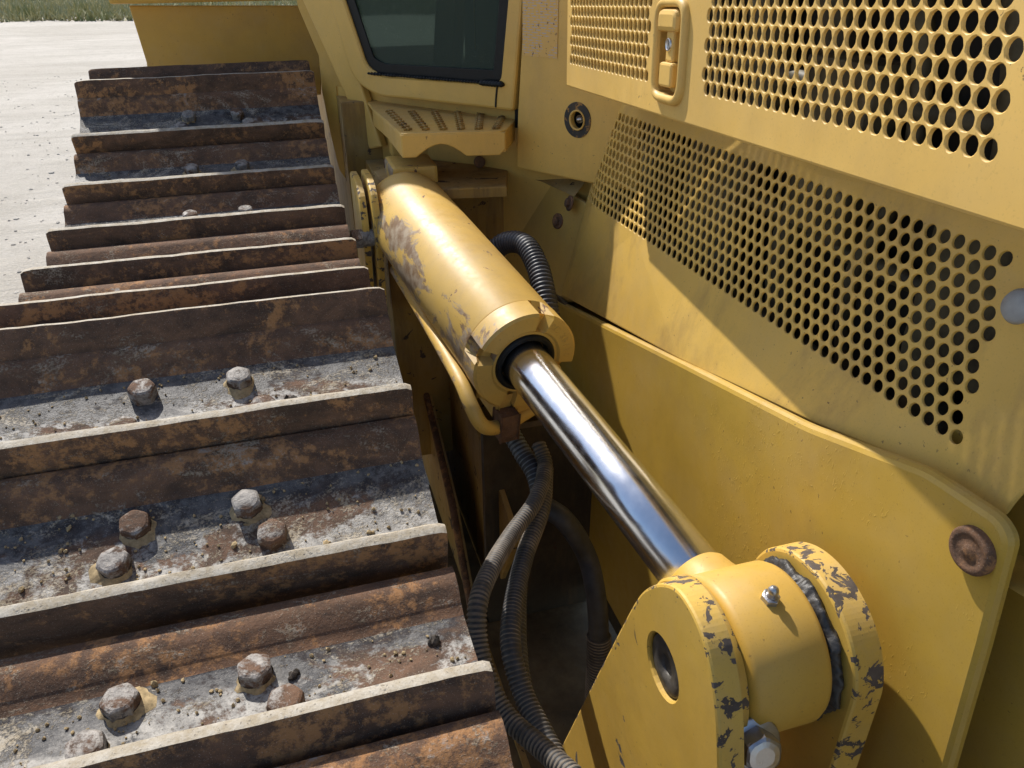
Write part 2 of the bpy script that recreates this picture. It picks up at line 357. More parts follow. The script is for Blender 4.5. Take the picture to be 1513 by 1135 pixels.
# ------------------------------------------------------------------ setting
g = MB(); N = 60
def gz(x, y): return .03 * noise.noise(V((x * .25, y * .25, 3))) + .012 * noise.noise(V((x * 1.7, y * 1.7, 8)))
xs = [-900, -300, -120, -60] + [-30 + k * .6 for k in range(84)] + [30, 80, 300, 900]
ys = [-900, -200, -40] + [-8 + k * .6 for k in range(75)] + [45, 70, 120, 300, 900]
g.add([(x, y, gz(x, y) if abs(x) < 40 and -10 < y < 45 else 0) for y in ys for x in xs], [(j * len(xs) + i, j * len(xs) + i + 1, (j + 1) * len(xs) + i + 1, (j + 1) * len(xs) + i) for j in range(len(ys) - 1) for i in range(len(xs) - 1)], 0, True)
o = g.build('ground', M['ground']); o['kind'] = 'structure'
# pebbles lying on the ground beside the track
pb = MB(); ico = bmesh.new(); bmesh.ops.create_icosphere(ico, subdivisions=1, radius=1); iv = [v.co.copy() for v in ico.verts]; ifc = [[v.index for v in f.verts] for f in ico.faces]; ico.free()
for k in range(2600):
    y = 1.5 + 11 * random.random() ** 1.6; x = -.55 - random.random() * (1.2 + y * .5); r = random.uniform(.004, .013) * (1 + .9 * (random.random() < .06))
    sx, sy, sz = r * random.uniform(.7, 1.3), r * random.uniform(.7, 1.3), r * random.uniform(.4, .8)
    pb.add([V((x + v.x * sx, y + v.y * sy, gz(x, y) + v.z * sz)) for v in iv], ifc)
o = pb.build('gravel', M['stone']); o['kind'] = 'stuff'; o['label'] = 'pale gravel pebbles scattered on the ground beside the track'; o['category'] = 'gravel'
# rough grass along the far edge of the yard
gr = MB()
for k in range(52000):
    x = random.uniform(-26, 12); y = 22.5 + .18 * (x + 6) * (-.4) + 1.2 * noise.noise(V((x * .3, 0, 1))) + random.random() ** 1.3 * 17
    if noise.noise(V((x * .45, y * .45, 2))) < -.28 and y < 25: continue
    h = random.uniform(.06, .28) * (1 + .8 * max(0, noise.noise(V((x * .3, y * .3, 5))))); a = random.uniform(0, 6.28); wd = random.uniform(.015, .035); l = V((math.cos(a), math.sin(a), 0)); q = V((-l.y, l.x, 0)) * random.uniform(-.25, .25)
    z = 0; p = V((x, y, z)); gr.add([p - l * wd, p + l * wd, p + q * .5 + V((0, 0, h * .6)) + l * wd * .6, p + q + V((0, 0, h))], [(0, 1, 2), (0, 2, 3)])
o = gr.build('grass_verge', M['grass']); o['kind'] = 'stuff'; o['label'] = 'rough green and straw coloured grass along the edge of the yard'; o['category'] = 'grass'

# ------------------------------------------------------------------ the bulldozer
DZ = bpy.data.objects.new('bulldozer', None); C.objects.link(DZ); DZ.location = (.5, 1.9, 0)
DZ['label'] = 'weathered yellow bulldozer with steel track, perforated hood panels and hydraulic lift cylinder'; DZ['category'] = 'bulldozer'

# --- track shoes
XR, XL = .107, -.453
G = [(-.165, .90), (.032, .955), (.228, .980), (.428, .974), (.607, .975), (.790, 1.045), (.988, 1.098), (1.2, 1.049), (1.399, 1.032), (1.599, 1.036), (1.796, 1.070), (1.987, 1.132), (2.162, 1.228), (2.362, 1.233), (2.55, 1.165)]
xc = (XR + XL) / 2
xsn = [XL, XL + .006, XL + .02] + [XL + .02 + k * (XR - XL - .04) / 40 for k in range(1, 40)] + [XR - .02, XR - .006, XR]
def shoe(i, a, b):
    a, b = V((0, *a)), V((0, *b)); tdir = (b - a); L = tdir.length; tdir.normalize(); nrm = V((0, -tdir.z, tdir.y))
    e = L - .196  # stretch to the neighbour
    P = [(-.006, -.062, 1), (-.003, -.030, 1), (.001, -.006, 1), (.004, -.0008, 2), (.010, 0, 2), (.015, -.001, 2), (.0185, -.006, 0), (.021, -.030, 0), (.026, -.047, 0), (.036, -.055, 0), (.075, -.056, 0), (.115, -.056, 0), (.135 + e, -.055, 3), (.146 + e, -.048, 3), (.156 + e, -.036, 3), (.170 + e, -.031, 3), (.184 + e, -.034, 3), (.190 + e, -.055, 3), (.186 + e, -.078, 3), (.10, -.074, 0), (.0, -.078, 1)]
    mb = MB(); n = len(P); vs = []; sd = i * 7.3
    for x in xsn:
        end = min(x - XL, XR - x); dr = 0 if end > .012 else (1 - end / .012) ** 2 * .005
        wv = .0016 * noise.noise(V((x * 9, sd, 0))) + .0008 * noise.noise(V((x * 40, sd, 4)))
        lipcut = False and any(abs(x - (xc + q)) < .020 for q in (-.045, .052))
        for k, (s, q, _) in enumerate(P):
            if 1 <= k <= 6: q = q + (wv - dr) * (1 if k > 1 else .3); s = s + .0012 * noise.noise(V((x * 30, k, sd)))
            if 13 <= k <= 16 and lipcut: q = -.056
            if 8 <= k <= 12: q += .0012 * noise.noise(V((x * 14, s * 30, sd)))
            vs.append(V((x, 0, 0)) + a + tdir * s + nrm * q)
    fs, mi = [], []
    for j in range(len(xsn) - 1):
        for k in range(n): fs.append((j * n + k, j * n + (k + 1) % n, (j + 1) * n + (k + 1) % n, (j + 1) * n + k)); mi.append(P[k][2])
    mb.add(vs, fs); mb.m = mi; mb.s = [True] * len(fs)
    cap = list(range(n)); mb.add(vs[:n], [tuple(cap[::-1])], 1); mb.add(vs[-n:], [tuple(cap)], 1)
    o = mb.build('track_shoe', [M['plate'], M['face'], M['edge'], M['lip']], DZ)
    o.data.set_sharp_from_angle(angle=math.radians(38))
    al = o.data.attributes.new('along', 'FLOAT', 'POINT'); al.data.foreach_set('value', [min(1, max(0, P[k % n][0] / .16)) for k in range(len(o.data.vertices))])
    for xo, s, r in ((-.050, .108, 0), (.063, .108, 0), (-.070, .050 if i == 5 else .066, 0), (.088, .050 if i == 5 else .066, 0)):
        b = MB(); base = V((xc + .017 + xo + random.uniform(-.002, .002), 0, 0)) + a + tdir * (s + e * .5) - nrm * .0575
        hexbolt(b, base, nrm + V((random.uniform(-.05, .05), random.uniform(-.05, .05), 0)), .0285, .020 + random.uniform(-.003, .002))
        bo = b.build('bolt', M['bolt'], o)
        if random.random() < .75:   # dried mud packed round the head
            md = MB(); ph = random.uniform(0, 6); ring0, ring1 = [], []; cx, cy = random.uniform(-.006, .006), random.uniform(-.008, .002)
            for k in range(28):
                an = 2 * math.pi * k / 28; r = .019 + .010 * noise.noise(V((math.cos(an) * 1.6 + ph, math.sin(an) * 1.6, sd))) + .003 * noise.noise(V((math.cos(an) * 7, math.sin(an) * 7, ph)))
                ring0.append(base + V((math.cos(an) * .0155, 0, 0)) + tdir * math.sin(an) * .0155 + nrm * (.006 + .003 * noise.noise(V((k * .9, ph, 0)))))
                ring1.append(base + V((math.cos(an) * r + cx, 0, 0)) + tdir * (math.sin(an) * r + cy) + nrm * .0012)
            md.add(ring0 + ring1, [(k, k + 28, (k + 1) % 28 + 28, (k + 1) % 28) for k in range(28)], 0, True); md.build('packed_mud', M['mud'], o)
    return o
for i in range(len(G) - 1): shoe(i, G[i], G[i + 1])
# chain links and roller frame below the shoes
mb = MB()
for i in range(len(G) - 1):
    a, b = V((0, *G[i])), V((0, *G[i + 1])); td = (b - a); nr = V((0, -td.z, td.y)).normalized()
    for x in (xc - .075, xc + .045):
        mb.box(V((x, 0, 0)) + a + td * .04 - nr * .165, V((.03, 0, 0)), td * .92, nr * .086, .006)
    mb.lathe(V((xc - .10, 0, 0)) + a + td * .5 - nr * .125, V((1, 0, 0)), [(0, .024), (.20, .024)], 12)
mb.build('track_chain', M['face'], DZ)
mb = MB(); mb.box(V((xc - .17, -.1, .32)), V((.34, 0, 0)), V((0, 2.6, 0)), V((0, 0, .36)), .02)
for y in (.3, 1.0, 1.75): mb.box(V((xc - .03, y, .66)), V((.06, 0, 0)), V((0, .09, 0)), V((0, 0, .22)), .01)
mb.build('track_frame', M['grimy'], DZ)
mb = MB()
for k in range(14):   # lower run of the track on the ground
    y = -.55 + k * .2; mb.box(V((XL, y, .012)), V((XR - XL, 0, 0)), V((0, .185, 0)), V((0, 0, .02)), .004); mb.box(V((XL, y, .0)), V((XR - XL, 0, 0)), V((0, .02, 0)), V((0, 0, .03)), .004)
mb.lathe(V((xc - .09, -.30, .52)), V((1, 0, 0)), [(0, .30), (.02, .34), (.16, .34), (.18, .30)], 40)
mb.lathe(V((xc - .06, 2.45, .72)), V((1, 0, 0)), [(0, .36), (.12, .36)], 40)
mb.build('lower_track_run', M['face'], DZ)

# --- upper hood panel: perforated, slightly toed in, rising a little to the front
dU = V((.064, .998, -.055)).normalized(); UPn = V((-dU.y, dU.x, 0)).normalized(); uz = V((0, 0, 1)); uz = (uz - dU * uz.dot(dU)).normalized()
pU = EYE + ray(990, 80) * (.47 / ray(990, 80).x)
def toU(u, v): p = hP(u, v, pU, UPn) - pU; return (p.dot(dU), p.dot(uz))
a0, b0 = toU(836, 127); a1, b1 = toU(1513, 345)
bot = lambda a: b0 + (b1 - b0) * (a - a0) / (a1 - a0)
aF = a1 - .28
outl = [(a0, bot(a0)), (a0, .42), (aF, .42), (aF, bot(aF))]
p_ = (toU(1041, 132)[0] - toU(1452.5, 219.5)[0]) / 25; rp = (toU(1472, 148.5)[1] - toU(1452.5, 219.5)[1]) / 2; hr = p_ * .425
rowb = toU(839, 87)[1]; slope = (toU(1452, 219.5)[1] - rowb) / (toU(1452, 219.5)[0] - toU(839, 87)[0]); ra = toU(839, 87)[0]
lA, lB = toU(843, 87)[0], toU(955, 113)[0]; rA, rB = toU(1041, 131)[0], toU(1456, 219)[0]
cs = []
for j in range(26):
    for k in range(-130, 60):
        a = ra + k * p_ + (j % 2) * p_ / 2; b = rowb + slope * (a - ra) + j * rp
        if b > .40: continue
        lean = j * rp * .02
        if lB - .004 <= a - lean <= lA + .002 or rB - .004 + .0 <= a - lean <= rA + .004: cs.append((a, b))
ha, hb = toU(991, 76); hw, hh = .047, .060
cut = rounded([(ha - hw + .006, hb - hh + .008), (ha + hw - .006, hb - hh + .008), (ha + hw - .006, hb + hh - .008), (ha - hw + .006, hb + hh - .008)], .024, 6)
mb = sheet(outl, [cut], cs, hr, .0032, .003, p_ * .055, 16)
place(mb, pU, dU, uz, UPn)
HOOD = mb.build('upper_hood_panel', M['hood'], DZ); HOOD['label'] = 'pale yellow upper hood side panel with large round perforations'
# returned rear and bottom edges of the panel, hood top
mb = MB(); q = lambda a, b, c: pU + dU * a + uz * b + UPn * c
mb.add([q(a0, bot(a0), -.005), q(a0 + .012, bot(a0) + .004, -.02), q(a0 + .012, .42, -.02), q(a0, .42, -.005), q(a0 + .012, bot(a0) + .004, -.20), q(a0 + .012, .42, -.20)], [(0, 1, 2, 3), (1, 4, 5, 2)])
mb.add([q(a0, bot(a0), -.0055), q(aF, bot(aF), -.0055), q(aF, bot(aF) + .006, -.03), q(a0, bot(a0) + .006, -.03), q(aF, bot(aF) + .008, -.045), q(a0, bot(a0) + .008, -.045)], [(0, 1, 2, 3), (3, 2, 4, 5)])
mb.add([q(a0, .42, -.0055), q(aF, .42, -.0055), q(aF, .47, -.06), q(a0, .47, -.06), q(aF, .49, -.5), q(a0, .49, -.5)], [(0, 1, 2, 3), (3, 2, 4, 5)])
mb.build('hood_flange', M['hood'], HOOD)
# flush pull handle
mb = MB(); prof = [(.0, .0), (.004, .0045), (.010, .0065), (.016, .0045), (.0185, .0), (.0185, -.02)]
ol = rounded([(ha - hw, hb - hh), (ha + hw, hb - hh), (ha + hw, hb + hh), (ha - hw, hb + hh)], .030, 8)
rings = [inset(ccw(ol), d * .62) for d, z in prof]
vs = [q(x, y, z * .8 + .003 if z > -.01 else -.016) for (d, z), r in zip(prof, rings) for x, y in r]; n = len(rings[0])
base = [q(x, y, -.002) for x, y in rings[0]]
mb.add(base + vs, [(i * n + k, i * n + (k + 1) % n, (i + 1) * n + (k + 1) % n, (i + 1) * n + k) for i in range(len(prof)) for k in range(n)], 0, True)
HB = mb.build('handle_bezel', M['hood'], HOOD); HB['label'] = 'oval recessed latch handle with key lock'
mb = MB(); r = rings[-1]; mb.add([q(x, y, -.0145) for x, y in r], [tuple(range(n))]); mb.add([q(x, y, 0) for x, y in r] + [q(x, y, -.015) for x, y in r], [(k, k + n, (k + 1) % n + n, (k + 1) % n) for k in range(n)], 0, True); mb.build('handle_recess', M['cab'], HOOD)
mb = MB()  # lever: hooded top, narrow stem, wide pull
top = rounded([(ha - .028, hb + .022), (ha + .028, hb + .022), (ha + .028, hb + .047), (ha - .028, hb + .047)], [.006, .006, .022, .022], 6)
t_ = sheet(top, th=.026, ch=.006); place(t_, q(0, 0, .010), dU, uz, UPn); mb.add(t_.v, t_.f)
t_ = sheet(rounded([(ha - .011, hb - .012), (ha + .011, hb - .012), (ha + .011, hb + .030), (ha - .011, hb + .030)], .003, 3), th=.018, ch=.003); place(t_, q(0, 0, .003), dU, uz, UPn); mb.add(t_.v, t_.f)
t_ = sheet(rounded([(ha - .019, hb - .040), (ha + .019, hb - .040), (ha + .019, hb - .012), (ha - .019, hb - .012)], .005, 3), th=.020, ch=.003); place(t_, q(0, 0, .007), dU, uz, UPn); mb.add(t_.v, t_.f)
mb.build('handle_lever', M['hood'], HOOD)
mb = MB(); mb.lathe(q(ha, hb + .008, .002), UPn, [(0, .0075), (.003, .0075), (.0035, .006), (.0028, .0058), (.0028, .0)], 24); mb.box(q(ha - .0009, hb + .003, .0050), dU * .0018, uz * .010, UPn * .0003); mb.build('key_lock', M['silver'], HOOD)

# --- lower hood panel: tilted outwards towards the bottom
SLP = -.034; TAN_T = .243
lx = V((TAN_T * SLP * -1 * 0, 1, SLP)).normalized(); ly = V((TAN_T, 0, 1)); ly = (ly - lx * ly.dot(lx)).normalized(); ln = lx.cross(ly); ln = ln if ln.x < 0 else -ln
pL = V((.62, .9, 1.236))
def toL(u, v): p = hP(u, v, pL, ln) - pL; return (p.dot(lx), p.dot(ly))
T0, T1, B0, B1 = toL(912, 172), toL(1488, 382), toL(868, 288), toL(1412, 655)
ytop = (T0[1] + T1[1]) / 2; ybot = (B0[1] + B1[1]) / 2; 
lpx = lambda x, y: toL(1240 + x / 2.839, 300 + y / 2.8375)
pl = (lpx(27, 672)[0] - lpx(491, 993)[0]) / 9; NR = round((ytop - ybot) / ((lpx(566, 705)[1] - lpx(491, 993)[1]) / 4)) + 1; rpl = (ytop - ybot) / (NR - 1); rl = min(pl, rpl) * .425

cs = []
for j in range(NR):
    y = ytop - j * rpl; f = j / (NR - 1); xr = T1[0] + (B1[0] - T1[0]) * f - .002; xl = T0[0] + (B0[0] - T0[0]) * f + .035
    for k in range(-80, 110):
        x = k * pl + (j % 2) * pl / 2
        if xr <= x <= xl: cs.append((x, y))
lp = [toL(905, 150), toL(845, 308), toL(803, 424), toL(812, 436), toL(1000, 529), toL(1200, 624), toL(1362, 690), toL(1375, 694), toL(1460, 758), toL(1482, 764), toL(1500, 738)]
lp = [(lp[0][0] + .01, .055)] + lp[:1] + lp[1:] + [(toL(1513, 690)[0] - .03, -.1), (toL(1513, 690)[0] - .05, .055)]
lp = rounded(lp, [0, 0, .003, .012, .01, 0, 0, .004, .004, .02, .02, .01, .01, 0], 4)
mb = sheet(lp, [], cs, rl, .003, .0025, pl * .05, 14)
def bendL(p):
    k = max(0, p.y - 1.37); return V((p.x + 1.6 * k * k, p.y, p.z))
place(mb, pL, lx, ly, ln, bendL)
LOW = mb.build('lower_hood_panel', M['grille'], DZ); LOW['label'] = 'lower hood side panel with a long band of small round perforations'
ql = lambda x, y, z: pL + lx * x + ly * y + ln * z
# radiator side and pipes seen through the perforations
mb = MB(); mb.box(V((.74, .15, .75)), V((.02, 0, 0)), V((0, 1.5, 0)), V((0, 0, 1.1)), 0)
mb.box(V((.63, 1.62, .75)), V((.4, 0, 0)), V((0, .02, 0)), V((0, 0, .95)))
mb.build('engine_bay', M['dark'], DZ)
mb = MB()
for k in range(9):
    y = .28 + k * .15; mb.tube(spline([V((.70, y, .9)), V((.69, y + .05, 1.1)), V((.71, y + .02, 1.3)), V((.69, y + .09, 1.6))], 6), .012 + .01 * (k % 3), 10)
for z in (1.0, 1.17, 1.36, 1.5): mb.tube([V((.70, .2, z)), V((.71, .8, z - .03)), V((.70, 1.5, z))], .014, 10)
for k in range(5): mb.box(V((.665, .25 + k * .27, 1.0 + .08 * (k % 3))), V((.06, 0, 0)), V((0, .13, 0)), V((0, 0, .22)), .008)
mb.build('engine_pipes', M['engine'], DZ)
mb = MB(); mb.box(V((.66, .36, 1.14)), V((.02, 0, 0)), V((0, .16, 0)), V((0, 0, .14)), .004); mb.build('engine_cover', M['knob'], DZ)
mb = MB(); c = ql(*toL(1522, 455), 0); mb.lathe(c, ln, [(0, .010), (.008, .010), (.01, .014), (.015, .016), (.02, .013), (.022, .006), (.022, 0)], 24); mb.build('rubber_latch', M['knob'], LOW)

# --- big side plate below the hood and the plate in front of it
SX = .54
def yz(u, v, X=SX): p = hX(u, v, X); return (p.y, p.z)
ex, ey, en = V((0, 1, 0)), V((0, 0, 1)), V((-1, 0, 0))
pts = [yz(790, 424), yz(826, 447), yz(1000, 533), yz(1190, 629), yz(1366, 695), yz(1474, 766), yz(1492, 800), yz(1450, 960), yz(1400, 1135)]
pts += [(pts[-1][0] - .03, .25), (1.75, .25), (1.75, pts[0][1])]
mb = sheet(rounded(pts, [.01, .02, .02, .02, .015, .03, .03, 0, 0, 0, 0, 0], 5), th=.012, ch=.007)
def curl(p):   # the top edge leans inwards like a folded flange
    k = max(0, p.z - (.815 + (1.45 - p.y) * .232) ); return V((p.x + k * 1.2, p.y, p.z)) if False else p
place(mb, V((SX, 0, 0)), ex, ey, en, curl)
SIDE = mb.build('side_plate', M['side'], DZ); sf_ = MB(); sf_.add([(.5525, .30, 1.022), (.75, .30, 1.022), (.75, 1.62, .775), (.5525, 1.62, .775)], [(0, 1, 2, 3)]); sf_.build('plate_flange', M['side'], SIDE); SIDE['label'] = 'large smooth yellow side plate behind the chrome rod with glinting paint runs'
mb = MB(); c = hX(1440, 812, SX); mb.lathe(c, en, [(-.002, .0225), (.006, .0225), (.0085, .0205), (.0085, .016), (.0075, .015), (.0075, .007), (.009, .006), (.009, 0)], 28); mb.build('rusty_bolt', M['rustbolt'], SIDE)
mb = MB(); mb.box(V((SX + .064, -.3, .25)), V((.012, 0, 0)), V((0, .80, 0)), V((0, 0, .83)), .003); mb.build('front_plate', M['side'], DZ)
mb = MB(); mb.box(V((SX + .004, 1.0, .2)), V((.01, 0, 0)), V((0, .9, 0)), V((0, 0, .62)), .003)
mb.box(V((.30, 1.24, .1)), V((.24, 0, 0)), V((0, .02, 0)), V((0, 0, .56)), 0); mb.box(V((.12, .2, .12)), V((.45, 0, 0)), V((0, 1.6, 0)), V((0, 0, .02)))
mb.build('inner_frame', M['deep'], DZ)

# --- frame wall beside the track
mb = MB()
w1 = [hX(u, v, .27) for u, v in ((552, 300), (585, 420), (625, 560), (668, 740), (715, 1000))]
poly = [(p.y, p.z) for p in w1] + [(.80, .15), (2.9, .15), (2.9, 1.03), (2.0, 1.03)]
t_ = sheet(poly, th=.012, ch=.004); place(t_, V((.27, 0, 0)), ex, ey, en); mb.add(t_.v, t_.f)
WALL = mb.build('frame_wall', M['grimy'], DZ)
mb = MB(); mb.tube([p + V((-.002, 0, 0)) for p in w1], [.008, .009, .008, .009, .008], 8); mb.build('weld_seam', M['rustbolt'], WALL)
mb = MB(); w2 = [hX(u, v, .33) for u, v in ((600, 420), (690, 600), (735, 720), (762, 800), (720, 900))]
poly = [(p.y, p.z) for p in w2] + [(1.0, .1), (2.4, .1), (2.4, .93)]
t_ = sheet(poly, th=.012, ch=.003); place(t_, V((.33, 0, 0)), ex, ey, en); mb.add(t_.v, t_.f); mb.build('inner_wall', M['grimy'], WALL)
mb = MB(); mb.box(V((.155, 2.02, .3)), V((.5, 0, 0)), V((0, 1.2, 0)), V((0, 0, .87)), .004); mb.build('hull_side', M['grimy'], DZ)

# --- hydraulic cylinder
dG, dE = 1.25, .85
Ec = at(1108, 955, dE); Gc = at(777, 537, dG); AX = (Gc - Ec).normalized(); CL = (Gc - Ec).length
Rb = .0905; BL = .62
up = V((0, 0, 1)); s1 = (up - AX * up.dot(AX)).normalized(); s2 = AX.cross(s1)
mb = MB(); mb.lathe(Gc, AX, [(.045, Rb - .006), (.047, Rb - .001), (.05, Rb), (BL - .03, Rb), (BL - .01, Rb - .004), (BL, Rb - .018), (BL + .003, .03)], 64)
CYL = mb.build('lift_cylinder', M['barrel'], DZ); CYL['label'] = 'yellow hydraulic cylinder barrel with worn purple-brown scuffs'
# head with four spanner slots
mb = MB(); n = 96; prof = [(.048, Rb - .002), (.046, Rb + .001), (.004, Rb + .001), (.0, Rb - .003), (.0, .062), (.004, .058), (.004, .0535), (.016, .0525), (.016, .040)]
def slot(a): return min(abs((a - c + math.pi) % (2 * math.pi) - math.pi) for c in (.35, .35 + math.pi / 2, .35 + math.pi, .35 + 1.5 * math.pi)) < .15
vs = []
for t, r in prof:
    for k in range(n):
        a = 2 * math.pi * k / n; rr, tt = r, t
        if slot(a) and r > .06: rr = min(r, Rb - .017) if t < .03 else r; tt = max(t, .0) if r < .07 else (t if t > .03 else t)
        if slot(a) and t <= .004 and r > .0605: tt = .020; rr = min(r, Rb - .016) if t > .001 else r - .004
        vs.append(Gc + AX * tt + (s1 * math.cos(a) + s2 * math.sin(a)) * rr)
mb.add(vs, [(i * n + k, (i + 1) * n + k, (i + 1) * n + (k + 1) % n, i * n + (k + 1) % n) for i in range(len(prof) - 1) for k in range(n)], 0, False)
hd = mb.build('cylinder_head', M['barrel'], CYL); hd.data.set_sharp_from_angle(angle=math.radians(30))
mb = MB(); mb.lathe(Gc, AX, [(.02, .054), (.002, .053), (-.002, .050), (-.001, .044), (.010, .041), (.02, .040)], 48); mb.build('wiper_seal', M['black'], CYL)
Rr = .0385; RL = CL - .105
mb = MB(); mb.lathe(Gc, -AX, [(-.03, Rr), (RL * .60, Rr)], 64); mb.build('piston_rod', M['chrome'], CYL)
mb = MB(); mb.lathe(Gc, -AX, [(RL * .60 - .0005, Rr + .0001), (RL, Rr + .0001), (RL + .003, Rr - .004)], 64); mb.build('rod_end_band', M['chrome2'], CYL)
# rod eye
EW = .048; ecx = Ec + V((-.004, 0, 0)); Re = .088
mb = MB(); mb.lathe(Gc, -AX, [(RL - .002, Rr - .001), (RL + .004, Rr + .004), (RL + .02, Rr + .007), (RL + .05, Rr + .016), (CL - .02, Rr + .022)], 48)
mb.lathe(ecx - V((EW, 0, 0)), V((1, 0, 0)), [(0, .034), (0, Re - .010), (.004, Re - .003), (.010, Re), (2 * EW - .010, Re), (2 * EW - .004, Re - .003), (2 * EW, Re - .010), (2 * EW, .034)], 64)
EYEO = mb.build('rod_eye', M['eye'], CYL); EYEO['label'] = 'thick yellow rod eye with grease nipple'
rn = ray(1137, 885); oc = V((0, -ecx.y, H - ecx.z)); dy = V((0, rn.y, rn.z)); A_ = dy.dot(dy); B_ = dy.dot(oc); C_ = oc.dot(oc) - Re * Re
gn = EYE + rn * ((-B_ - math.sqrt(max(0, B_ * B_ - A_ * C_))) / A_)
dirn = V((0, gn.y - ecx.y, gn.z - ecx.z)).normalized(); gb = V((gn.x, ecx.y, ecx.z)) + dirn * (Re - .001)
mb = MB(); hexbolt(mb, gb, dirn, .017, .008); mb.lathe(gb + dirn * .007, dirn, [(0, .006), (.005, .0045), (.008, .006), (.012, .0045), (.014, .002)], 16); mb.build('grease_nipple', M['zinc'], CYL)
# oil pipe along the barrel
def on_bar(t, ang, off): return Gc + AX * t + (s1 * math.cos(ang) + s2 * math.sin(ang)) * (Rb + off)
sgn = 1 if (s2.x < 0) else -1
pp = [on_bar(.50, sgn * 2.5, .008), on_bar(.30, sgn * 2.35, .008), on_bar(.14, sgn * 2.15, .010), on_bar(.05, sgn * 2.05, .014), on_bar(.0, sgn * 2.2, .024), on_bar(-.015, sgn * 2.45, .034), on_bar(-.005, sgn * 2.75, .036), on_bar(.01, sgn * 3.1, .032), on_bar(.02, sgn * 3.5, .03)]
mb = MB(); mb.tube(spline(pp, 8), .0125, 14); mb.build('oil_pipe', M['barrel'], CYL)
cl = on_bar(-.002, sgn * 2.9, .036); mb = MB(); mb.box(cl - s2 * .016 - s1 * .018 - AX * .016, s2 * .032, s1 * .05, AX * .032, .003); mb.build('pipe_clamp', M['rustbolt'], CYL)
mb = MB(); mb.box(Gc + AX * .01 - s1 * (Rb + .03) - s2 * .04, s2 * .08, s1 * .05, AX * .08, .006); mb.build('port_block', M['yel'], CYL)

# --- clevis bracket with pin
x0 = Ec.x - .105
def py(u, v, X=x0): p = hX(u, v, X); return (p.y, p.z)
pc = py(978, 985); plate = [py(u, v) for u, v in ((800, 1160), (862, 1035), (915, 930), (940, 884), (956, 868), (978, 862), (1000, 872), (1022, 905), (1040, 950), (1053, 1010), (1060, 1075), (1062, 1150))]
plate = [tuple(p)[:2] for p in spline([V((a, b, 0)) for a, b in plate], 5)]
plate += [(plate[-1][0], .02), (plate[0][0], .02)]
mb = sheet(plate, [circ(pc[0], pc[1], .036)], th=.027, ch=.0035, rim=.002, rim_m=1)
place(mb, V((x0, 0, 0)), ex, ey, en)
LUG = mb.build('clevis_bracket', [M['lug'], M['lugrim']], DZ); LUG['label'] = 'chipped yellow clevis plates carrying the rod eye pin'
pcv = V((x0, *pc)); 
mb = MB(); mb.lathe(pcv + V((.004, 0, 0)), V((1, 0, 0)), [(.004, .012), (0, .014), (0, .032), (.002, .0345), (.28, .0345)], 40); mb.build('pin', simple('pin_steel', (.075, .068, .060), .5, .3, 90, .6, .4), LUG)
mb = MB(); mb.lathe(V((x0 + .0275, *pc)), V((1, 0, 0)), [(0, .086), (.002, .089), (.022, .089), (.024, .086)], 56); mb.build('boss_ring', M['lugrim'], LUG)
xe = ecx.x + EW
mb = MB(); vs = []
mb.lathe(V((ecx.x - EW - .008, ecx.y, ecx.z)), V((1, 0, 0)), [(0, .080), (.008, .080)], 48); mb.build('spacer_ring', M['grease'], LUG); mb = MB(); mb.lathe(V((xe, ecx.y, ecx.z)), V((1, 0, 0)), [(0, .080), (.012, .082)], 48)
ng = 220; vs = []
for k in range(ng):
    a = 2 * math.pi * k / ng; cs_, sn_ = math.cos(a), math.sin(a)
    for q in range(7):
        f = q / 6; r = .079 + .0075 * math.sin(math.pi * f) + .006 * noise.noise(V((cs_ * 4, sn_ * 4, f * 1.5))) + .003 * noise.noise(V((cs_ * 17, sn_ * 17, f * 4))) + .0012 * noise.noise(V((cs_ * 50, sn_ * 50, f * 9)))
        vs.append(V((xe - .001 + .015 * f, ecx.y + r * cs_, ecx.z + r * sn_)))
mb = MB(); mb.add(vs, [(k * 7 + q, ((k + 1) % ng) * 7 + q, ((k + 1) % ng) * 7 + q + 1, k * 7 + q + 1) for k in range(ng) for q in range(6)], 0, True)
mb.build('grease_ring', M['grease'], LUG)
ang = [math.radians(a) for a in range(0, 181, 3)]
far = [(ecx.y + .098 * math.cos(a), ecx.z + .098 * math.sin(a)) for a in ang] + [(ecx.y - .098, .3), (ecx.y + .098, .3)]
mb = sheet(far, [circ(ecx.y, ecx.z, .036)], th=.034, ch=.004, rim=.002, rim_m=1); place(mb, V((xe + .013, 0, 0)), ex, ey, en); mb.build('far_plate', [M['lug'], M['lugrim']], LUG)
# bolt-on keeper in front of the eye
kb = at(1093, 1072, hX(1060, 1075, x0 + .035).y / ray(1060, 1075).y * .985)
mb = MB(); mb.box(kb + V((-.020, .0, -.06)), V((.045, 0, 0)), V((0, .05, .0)), V((0, -.006, .085)), .003); mb.build('keeper_block', M['lugrim'], LUG)
bb = at(1112, 1096, (kb - EYE).dot(V((Xc.z, Yc.z, -Dc.z))) * .985)
mb = MB(); hexbolt(mb, bb, V((-.10, -.93, .36)), .036, .022, 0, .028, .004); mb.build('keeper_bolt', M['zinc'], LUG)

